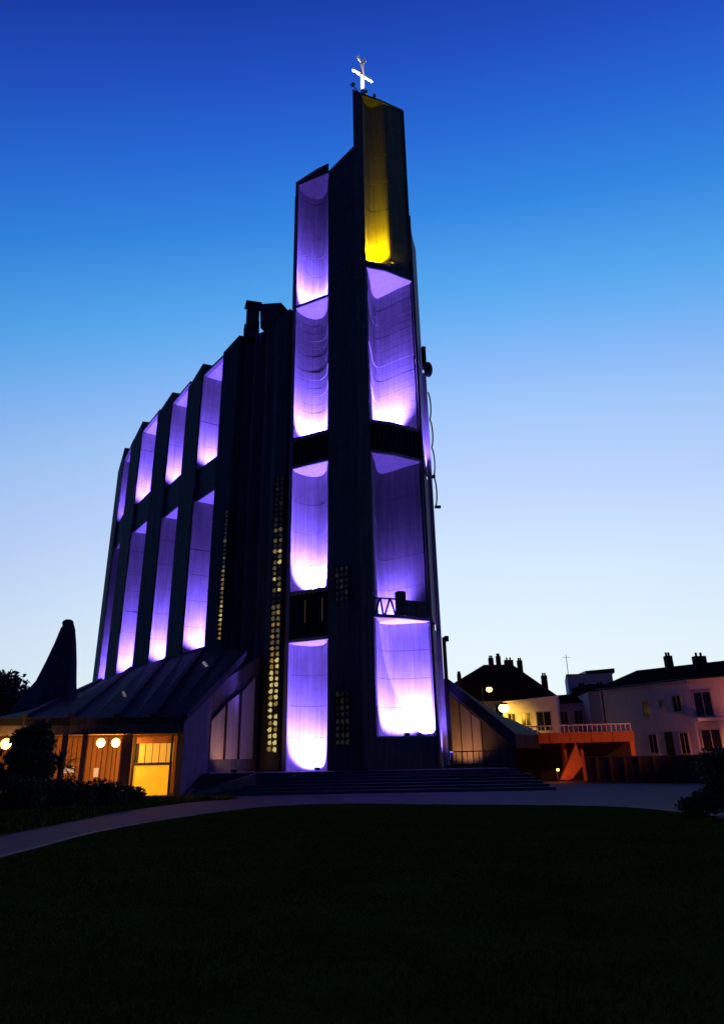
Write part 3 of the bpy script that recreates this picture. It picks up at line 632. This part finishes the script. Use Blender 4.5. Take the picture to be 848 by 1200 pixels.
# ================================================================ CANOPY + RAMP RIGHT
cn = thing('canopy', 'flat entrance canopy with an orange lit fascia right of the church', 'canopy', (*pol(14, 57), 0))
a, b = pol(10.2, 56.6), pol(18.85, 56.3); a2, b2 = (a[0] + 1.2, a[1] + 5), (b[0] + 1.2, b[1] + 5)
MB().prism([a, b, b2, a2], 2.5, 3.05).build('roof_slab', SLABM, cn)
for k in range(6):
    p, q = lerp(a, b, k / 6 + .002), lerp(a, b, (k + 1) / 6 - .002); MB().prism([p, q, (q[0], q[1] - .1), (p[0], p[1] - .1)], 2.42, 3.1).build('fascia_board', CANM, cn)
for k in range(25):
    p = lerp(a, b, .10 + .89 * k / 24); MB().bar((p[0], p[1] + .25, 3.05), (p[0], p[1] + .25, 3.55), .03, 5).build('baluster', PLASTER, cn)
p, q = lerp(a, b, .09), lerp(a, b, .995); MB().bar((p[0], p[1] + .25, 3.57), (q[0], q[1] + .25, 3.57), .045, 5).build('handrail', PLASTER, cn)
for az, w in ((14.0, .3), (15.2, .22), (18.6, .3)):
    p = pol(az, 57.5); MB().box((p[0], p[1], 1.25), (w, .3, 2.5)).build('post', CANM, cn)
p, q = pol(13.6, 55.5), pol(15.2, 56.0)
mb = MB(); mb.add([(*p, .1), (*pol(14.3, 55.7), .1), (*q, 1.0), (*pol(14.9, 56), 2.4), (p[0], p[1] + .5, .1), (pol(14.3, 55.7)[0], 54.6, .1), (q[0], q[1] + .5, 1.0), (pol(14.9, 56)[0], 54.7, 2.4)],
       [(0, 1, 2, 3), (4, 5, 6, 7), (0, 1, 5, 4), (1, 2, 6, 5), (2, 3, 7, 6), (3, 0, 4, 7)]); mb.build('slanted_pier', CANM, cn)
MB().prism([a2, b2, (b2[0], b2[1] + .3), (a2[0], a2[1] + .3)], 0, 2.5).build('rear_wall', BRICKM, cn)
# small marker lamp under it
def plamp(name, label, p, z, power, colr, r, glass, pole=True, arm=0, group=None, zb=0, aim=None, cone=120):
    t = thing(name, label, 'lamp', (*p, zb), group)
    if pole: MB().bar((p[0] + arm, p[1] + .3, zb), (p[0] + arm, p[1] + .3, z + .3), .07, 8, .04).build('pole', DARKM, t)
    if arm or pole: MB().bar((p[0] + arm, p[1] + .3, z + .28), (p[0], p[1], z + r * .8), .035, 6).build('arm', DARKM, t)
    MB().ball((*p, z), r, 12, 8, .8).build('lantern', glass, t, smooth=True)
    MB().ball((*p, z + r * .75), r * .9, 10, 4, .35).build('hood', DARKM, t, smooth=True)
    l = bpy.data.lights.new('lamp_bulb', 'SPOT' if aim else 'POINT'); l.energy = power; l.color = colr; l.shadow_soft_size = r; o = bpy.data.objects.new('lamp_bulb', l); lp = Vector((p[0], p[1] - r - .12, z - .1))
    if aim:
        l.spot_size = math.radians(cone); l.spot_blend = .8; dv = Vector(aim) - lp; lp = Vector((p[0], p[1], z)) + dv.normalized() * (r + .1); o.rotation_euler = dv.to_track_quat('-Z', 'Y').to_euler()
    link(o, t, lp)
    return t
plamp('bollard_lamp', 'small orange lamp at the foot of the slanted pier under the canopy', pol(13.45, 54.8), .75, 45, (1, .2, .03), .10, LAMPG)
plamp('street_lamp', 'bright yellow street lamp just above the left end of the canopy', pol(10.1, 66), 5.4, 900, (1, .56, .04), .44, LAMPY, arm=-.7, aim=(12.3, 69, 2.5), cone=125, group='street lamps behind the church')
plamp('street_lamp', 'smaller orange street lamp up against the dark gabled roof', pol(9.15, 68), 7.1, 500, (1, .38, .05), .28, LAMPG, arm=-.6, aim=(12.0, 72, 4), cone=120, group='street lamps behind the church')
plamp('street_lamp', 'orange sodium street lamp beside the path at the right', pol(27.5, 47), 6.0, 3200, (1, .26, .05), .2, LAMPG, arm=.7, aim=(17.2, 53.4, 2.9), cone=46)
plamp('street_lamp', 'low orange street lamp by the corner of the right house', pol(25.2, 58.8), 2.4, 700, (1, .22, .06), .2, LAMPG, arm=.5)

# boundary wall, built of board panels
bw = thing('boundary_wall', 'long low dark reddish brick wall behind the plaza at the right', 'wall', (*pol(20, 53), 0))
wa_, wb_ = pol(15.35, 54.0), pol(27, 50)
for k in range(12):
    p, q = lerp(wa_, wb_, k / 12 + .001), lerp(wa_, wb_, (k + 1) / 12 - .003); MB().prism([p, q, (q[0] + .05, q[1] + .25), (p[0] + .05, p[1] + .25)], 0, 1.46).build('wall_section', BRICKM, bw)
    m_ = lerp(wa_, wb_, (k + .999) / 12); MB().box((m_[0], m_[1] + .14, .73), (.34, .30, 1.455)).build('pillar', BRICKM, bw)
MB().prism([(wa_[0], wa_[1] - .04), (wb_[0], wb_[1] - .04), (wb_[0], wb_[1] + .3), (wa_[0], wa_[1] + .3)], 1.462, 1.53).build('coping', STONE, bw)

# ================================================================ HOUSES
WF = mat('window_frame', (.5, .48, .46), .6)
def windows(parent, a, b, specs):
    ang = math.atan2(b[1] - a[1], b[0] - a[0]); nx, ny = math.sin(ang), -math.cos(ang)
    for t, z, w, hgt in specs:
        c = lerp(a, b, t)
        f = MB()
        for dx in (-w / 2, w / 2): f.box((c[0] + math.cos(ang) * dx + nx * .03, c[1] + math.sin(ang) * dx + ny * .03, z), (.09, .12, hgt + .1), ang)
        for dz in (-hgt / 2, hgt / 2): f.box((c[0] + nx * .03, c[1] + ny * .03, z + dz), (w, .12, .09), ang)
        f.box((c[0] + nx * .025, c[1] + ny * .025, z), (.05, .06, hgt), ang)
        fo = f.build('window', WF, parent)
        MB().box((c[0] + nx * .01, c[1] + ny * .01, z), (w, .03, hgt), ang).build('pane', GLASSD, fo)
        MB().box((c[0] + nx * .09, c[1] + ny * .09, z - hgt / 2 - .09), (w + .25, .2, .07), ang).build('sill', PLASTER, fo)
def chimney(parent, p, z0, z1, w=.8, d=.6):
    mb = MB().box((*p, (z0 + z1) / 2), (w, d, z1 - z0)); o = mb.build('chimney', BRICKM, parent)
    for s in (-.2, .2): MB().bar((p[0] + s * w, p[1], z1), (p[0] + s * w, p[1], z1 + .3), .1, 8).build('chimney_pot', BRICKM, o)
# right big house
h = thing('house', 'large two storey pale house at the right with orange light on its near corner', 'house', (*pol(22, 64), 0))
a, b, c = pol(16.95, 69), pol(22.85, 62.2), pol(29.5, 60); d, e = (c[0] + 3, c[1] + 12), (a[0] + 6, a[1] + 13)
MB().prism([a, b, c, d, e], -.5, 6.75).build('wall', PLASTER, h)
def ov(p, k=.35): cxx, cyy = 26, 70; L = math.dist(p, (cxx, cyy)); return (p[0] + (p[0] - cxx) / L * k, p[1] + (p[1] - cyy) / L * k)
R1, R2 = pol(19.7, 72.5), pol(28, 70)
ring = [ov(p) for p in (a, b, c, d, e)]
mb = MB(); mb.add([(*p, 6.76) for p in ring] + [(*p, 6.92) for p in ring] + [(*R1, 8.6), (*R2, 8.9)], [(0, 1, 2, 3, 4), (0, 1, 6, 5), (1, 2, 7, 6), (2, 3, 8, 7), (3, 4, 9, 8), (4, 0, 5, 9), (5, 6, 10), (6, 7, 11, 10), (7, 8, 11), (8, 9, 10, 11), (9, 5, 10)]); mb.build('roof', TILE, h)
windows(h, a, b, [(azt(a, b, 19.95), 4.95, .75, 1.15), (azt(a, b, 20.95), 5.2, .35, .55), (azt(a, b, 22.0), 5.1, .85, 1.2), (azt(a, b, 20.05), 2.35, .9, 1.4), (azt(a, b, 22.05), 2.3, .85, 1.5)])
windows(h, b, c, [(azt(b, c, 23.65), 4.95, 1.3, 1.75), (azt(b, c, 23.75), 2.45, 1.4, 1.5), (azt(b, c, 26.5), 4.95, 1.0, 1.3)])
ang = math.atan2(b[1] - a[1], b[0] - a[0]); q = lerp(a, b, azt(a, b, 21.1)); MB().box((q[0] + math.sin(ang) * .03, q[1] - math.cos(ang) * .03, 2.0), (.75, .1, 2.3), ang).build('door', DARKM, h)
q = lerp(b, c, azt(b, c, 23.7)); MB().box((q[0], q[1] - .4, 3.85), (1.9, .8, .22), -.1).build('balcony', PLASTER, h)
MB().prism([(a[0], a[1] - .05), (b[0], b[1] - .05), (b[0], b[1] + .02), (a[0], a[1] + .02)], 6.4, 6.55).build('string_course', PLASTER, h)
MB().bar((ov(a)[0], ov(a)[1] - .06, 6.78), (ov(b)[0], ov(b)[1] - .06, 6.78), .07, 6).build('gutter', DARKM, h); MB().bar((ov(b)[0], ov(b)[1] - .06, 6.78), (ov(c)[0], ov(c)[1] - .06, 6.78), .07, 6).build('gutter', DARKM, h)
q = lerp(a, b, .02); MB().bar((q[0], q[1] - .12, 0), (q[0], q[1] - .12, 6.7), .05, 6).build('drain_pipe', DARKM, h)
chimney(h, pol(21.9, 69), 7.8, 9.3, .55); chimney(h, pol(23.9, 67.5), 7.9, 8.95, .95)
# mid bluish house
h = thing('house', 'narrow grey two storey house between the flat topped block and the pale house', 'house', (*pol(15.4, 75), 0))
a, b = pol(13.6, 76), pol(17.1, 74); c, d = (b[0] + 2, b[1] + 9), (a[0] + 2, a[1] + 9)
MB().prism([a, b, c, d], -.5, 6.2).build('wall', PLASTER2, h)
mb = MB(); mb.add([(a[0], a[1] - .3, 6.2), (b[0], b[1] - .3, 6.2), (*c, 6.2), (*d, 6.2), (a[0] + 1.5, a[1] + 4, 7.3), (b[0] + 1, b[1] + 4, 7.3)], [(0, 1, 5, 4), (1, 2, 5), (2, 3, 4, 5), (3, 0, 4), (0, 1, 2, 3)]); mb.build('roof', TILE, h)
windows(h, a, b, [(.2, 4.9, .9, 1.2), (.5, 4.9, .9, 1.2), (.8, 4.9, .9, 1.2)])
h = thing('house', 'taller grey house whose plain front joins the left side of the pale house', 'house', (*pol(16.9, 72), 0))
a, b = pol(16.15, 71.5), pol(17.6, 70.5); c, d = (b[0] + 1, b[1] + 9), (a[0] + 1, a[1] + 9)
MB().prism([a, b, c, d], -.5, 6.9).build('wall', PLASTER2, h); MB().prism([(a[0] - .2, a[1] - .2), (b[0] + .2, b[1] - .2), c, d], 6.9, 7.1, tops=[7.1, 7.3, 8.2, 7.9]).build('roof', TILE, h)
windows(h, a, b, [(.5, 2.4, .8, 1.3)])
# flat-topped block
h = thing('apartment_block', 'flat topped grey block rising behind the roofs with a thin aerial', 'building', (*pol(16.4, 98), 0))
a, b = pol(14.85, 98), pol(18.0, 97); c, d = (b[0] + 2, b[1] + 9), (a[0] + 2, a[1] + 9)
MB().prism([a, b, c, d], -.5, 10.85).build('wall', PLASTER2, h)
MB().prism([(lerp(a, b, .48)[0], a[1] - .2), (b[0] + .3, b[1] - .2), c, (lerp(a, b, .48)[0], d[1])], 10.86, 11.35).build('roof_slab', DARKM, h)
MB().prism([(a[0] - .15, a[1] - .15), (lerp(a, b, .47)[0], a[1] - .15), (lerp(a, b, .47)[0], d[1]), d], 10.86, 11.0).build('roof_slab', DARKM, h)
p = pol(14.95, 98.5); MB().bar((*p, 10.8), (*p, 13.4), .04, 5).build('aerial', DARKM, h); MB().bar((p[0] - .5, p[1], 13.1), (p[0] + .5, p[1], 13.1), .025, 4).build('aerial_arm', DARKM, h)
windows(h, a, b, [(.3, 9.4, .8, 1.0), (.7, 9.4, .8, 1.0)])
# lit white house
h = thing('house', 'low white house glowing yellow beside the bright street lamp', 'house', (*pol(12, 70), 0))
a, b = pol(10.0, 70), pol(13.9, 69); c, d = (b[0] + 2, b[1] + 7), (a[0] + 2, a[1] + 7)
MB().prism([a, b, c, d], -.5, 0, tops=[6.0, 6.3, 6.8, 6.4]).build('wall', PLASTER, h)
MB().prism([(a[0], a[1] - .2), (b[0] + .2, b[1] - .2), c, d], 0, 0, tops=[6.15, 6.45, 7.0, 6.6], bots=[6.01, 6.31, 6.81, 6.41]).build('roof_edge', PLASTER, h)
windows(h, a, b, [(.16, 4.6, .7, 1.1), (.42, 4.6, .8, 1.1), (.74, 4.4, 1.3, 1.6)])
MB().prism([(lerp(a, b, .62)[0], a[1] - .9), (lerp(a, b, .88)[0], a[1] - 1.1), (lerp(a, b, .88)[0], a[1] - .1), (lerp(a, b, .62)[0], a[1] - .1)], 3.2, 0, tops=[4.3, 4.9, 5.2, 4.6]).build('porch', DARKM, h)
# big dark-roofed house
h = thing('house', 'big house with a dark hipped tile roof and a row of five chimneys', 'house', (*pol(10, 88), 0))
a, b = pol(6.5, 88), pol(13.75, 84); c, d = (b[0] + 1, b[1] + 12), (a[0] - 1, a[1] + 12)
MB().prism([a, b, c, d], -.5, 7.5).build('wall', PLASTER2, h)
q1, q2 = pol(8.9, 92), pol(11.0, 91)
mb = MB(); mb.add([(a[0] - .3, a[1] - .4, 9.3), (b[0] + .3, b[1] - .4, 7.5), (*c, 7.6), (*d, 8.5), (*q1, 11.9), (*q2, 11.7), (a[0] - .3, a[1] - .4, 7.4), (b[0] + .3, b[1] - .4, 7.2)], [(0, 1, 5, 4), (1, 2, 5), (2, 3, 4, 5), (3, 0, 4), (6, 7, 1, 0), (6, 7, 2, 3), (7, 2, 1), (6, 0, 3)]); mb.build('roof', TILE, h)
for az, z0, z1, w in ((9.45, 11, 12.4, .55), (10.0, 11, 12.6, .5), (10.75, 10.6, 12.1, 1.0), (11.55, 10, 12.0, .55), (13.2, 8, 10.2, .6)):
    chimney(h, pol(az, 90), z0, z1, w)
chimney(h, pol(7.0, 86), 9.0, 10.3, .4)
windows(h, a, b, [(.25, 6.3, .8, 1.2), (.45, 6.3, .8, 1.2), (.65, 6.1, .8, 1.2)])

# ================================================================ VEGETATION
def foliage(n, clumps, s):
    V = np.zeros((n, 4, 3)); cl = rng.integers(0, len(clumps), n); C_ = np.array(clumps)
    w = C_[:, 3] ** 2; cl = rng.choice(len(clumps), n, p=w / w.sum())
    d = rng.normal(size=(n, 3)); d /= np.linalg.norm(d, axis=1)[:, None]; r = rng.random(n) ** .45
    c = C_[cl, :3] + d * (r * C_[cl, 3])[:, None] * np.array([1, 1, .8])
    u = rng.normal(size=(n, 3)); u /= np.linalg.norm(u, axis=1)[:, None]; t = rng.normal(size=(n, 3)); w_ = np.cross(u, t); w_ /= np.linalg.norm(w_, axis=1)[:, None]
    sz = (s * rng.uniform(.6, 1.4, n))[:, None]
    V[:, 0] = c - u * sz; V[:, 1] = c + w_ * sz * .5; V[:, 2] = c + u * sz; V[:, 3] = c - w_ * sz * .5
    return V.reshape(-1, 3), np.arange(4 * n).reshape(-1, 4)
def crown(n, clumps, s, m, parent, org, name='crown'):
    v, f = foliage(n, clumps, s); me = bpy.data.meshes.new(name); me.from_pydata((v - np.array(org)).tolist(), [], f.tolist()); me.materials.append(m)
    o = bpy.data.objects.new(name, me); link(o, parent, Vector(org)); return o
def tree(az, d, h, r, label, name='tree', m=LEAF, n=5000, s=.14, low=.35, group=None, zsq=1):
    p = pol(az, d); t = thing(name, label, 'tree' if name != 'shrub' else 'shrub', (*p, 0), group)
    tr = MB(); tr.bar((*p, 0), (p[0] + .05 * h, p[1], h * .55), .035 * h, 8, .018 * h)
    clumps = []
    for k in range(14):
        a = random.uniform(0, 6.28); z = random.uniform(low, .86) * h; q = math.sin(min(1, (1 - z / h) * 2.2) * 1.57); rr = r * q * random.uniform(.3, .75)
        c_ = (p[0] + math.cos(a) * rr, p[1] + math.sin(a) * rr, z); clumps.append((*c_, r * random.uniform(.28, .48)))
        if k < 6: tr.bar((p[0] + .02 * h, p[1], h * .32), (c_[0], c_[1], c_[2]), .014 * h, 5, .005 * h)
    clumps.append((p[0], p[1], h * .85, r * .35))
    tr.build('trunk', BARK, t); crown(n, clumps, s, m, t, (*p, h * .6)); return t
tree(-22.9, 35.5, 3.45, 1.5, 'small dark tree silhouetted against the lamplit gallery', low=.3, n=9000, s=.10)
sp_ = thing('spiky_plant', 'dark spiky leaved plant standing out against the gallery lamplight', 'plant', (*pol(-21.3, 34.6), 0))
q0 = pol(-21.3, 34.6); mb = MB().bar((*q0, 0), (*q0, 1.5), .09, 7, .07); mb.build('trunk', BARK, sp_)
leaf = MB()
for k in range(70):
    a_ = random.uniform(0, 6.28); e_ = random.uniform(-.4, 1.4); L_ = random.uniform(.7, 1.15); d_ = Vector((math.cos(a_) * math.cos(e_), math.sin(a_) * math.cos(e_), math.sin(e_))); c_ = Vector((*q0, 1.5 + random.uniform(-.1, .15))); sd = d_.cross(Vector((0, 0, 1))).normalized() * .035
    mid = c_ + d_ * L_ * .55; tip = c_ + d_ * L_ - Vector((0, 0, .18 * L_)); leaf.add([c_ - sd * .5, c_ + sd * .5, mid + sd, mid - sd, tip, mid + Vector((0, 0, -.02))], [(0, 1, 2, 3), (3, 2, 4), (0, 3, 5), (1, 5, 2), (3, 4, 5), (2, 5, 4), (0, 5, 1)])
leaf.build('leaves', LEAF, sp_)
tree(-26.0, 34.5, 2.7, 1.2, 'dark young tree at the far left edge before the gallery', low=.3, n=5000, s=.10)
tree(-26.2, 66, 8.9, 4.2, 'pale leafed tree behind the gallery at the left edge', m=LEAF2, n=9000, s=.22)
tree(-24.0, 68, 7.6, 3.2, 'round dark tree between the pale tree and the baptistery', n=7000, s=.2)
tree(-20.0, 66, 7.2, 1.9, 'small tree showing between the baptistery and the nave', n=4000, s=.18)
tree(-19.3, 74, 7.5, 1.8, 'bushy tree close against the far end of the nave', n=4000, s=.18)
for az, d, h_, r_, lb in ((-26, 33, 1.1, 1.3, 'dark shrub at the far left end of the planted verge'), (-23.4, 32.4, 1.1, 1.2, 'rounded dark shrub right of the leftmost shrub on the verge'), (-20.9, 33.5, 1.0, 1.3, 'dark shrub under the small wide notice'),
                          (-18.6, 34.3, .9, 1.2, 'dark shrub below the paired globe lamps'), (-16.8, 35.6, .6, .9, 'low shrub before the left side of the amber window')):
    tree(az, d, h_, r_, lb, name='shrub', low=.25, n=3500, s=.07, group='shrubs on the verge')
tree(24.1, 24.5, 1.75, 1.05, 'dark shrub with loose outline at the right end of the lawn', name='shrub', low=.15, n=4200, s=.06)
tree(22.3, 23.6, .55, .6, 'low trailing shrub at the lawn corner left of the larger one', name='shrub', low=.2, n=2200, s=.05)
# distant wood closing the horizon
cl = [(x, 190 + 25 * math.sin(x * .03), 2 + random.random() * 2, 6.5) for x in range(-330, 340, 9)]
o = crown(30000, cl, .9, LEAF, None, (0, 190, 0), 'distant_trees'); tag(o, 'dark band of distant trees along the horizon behind the houses', 'trees', kind='stuff')
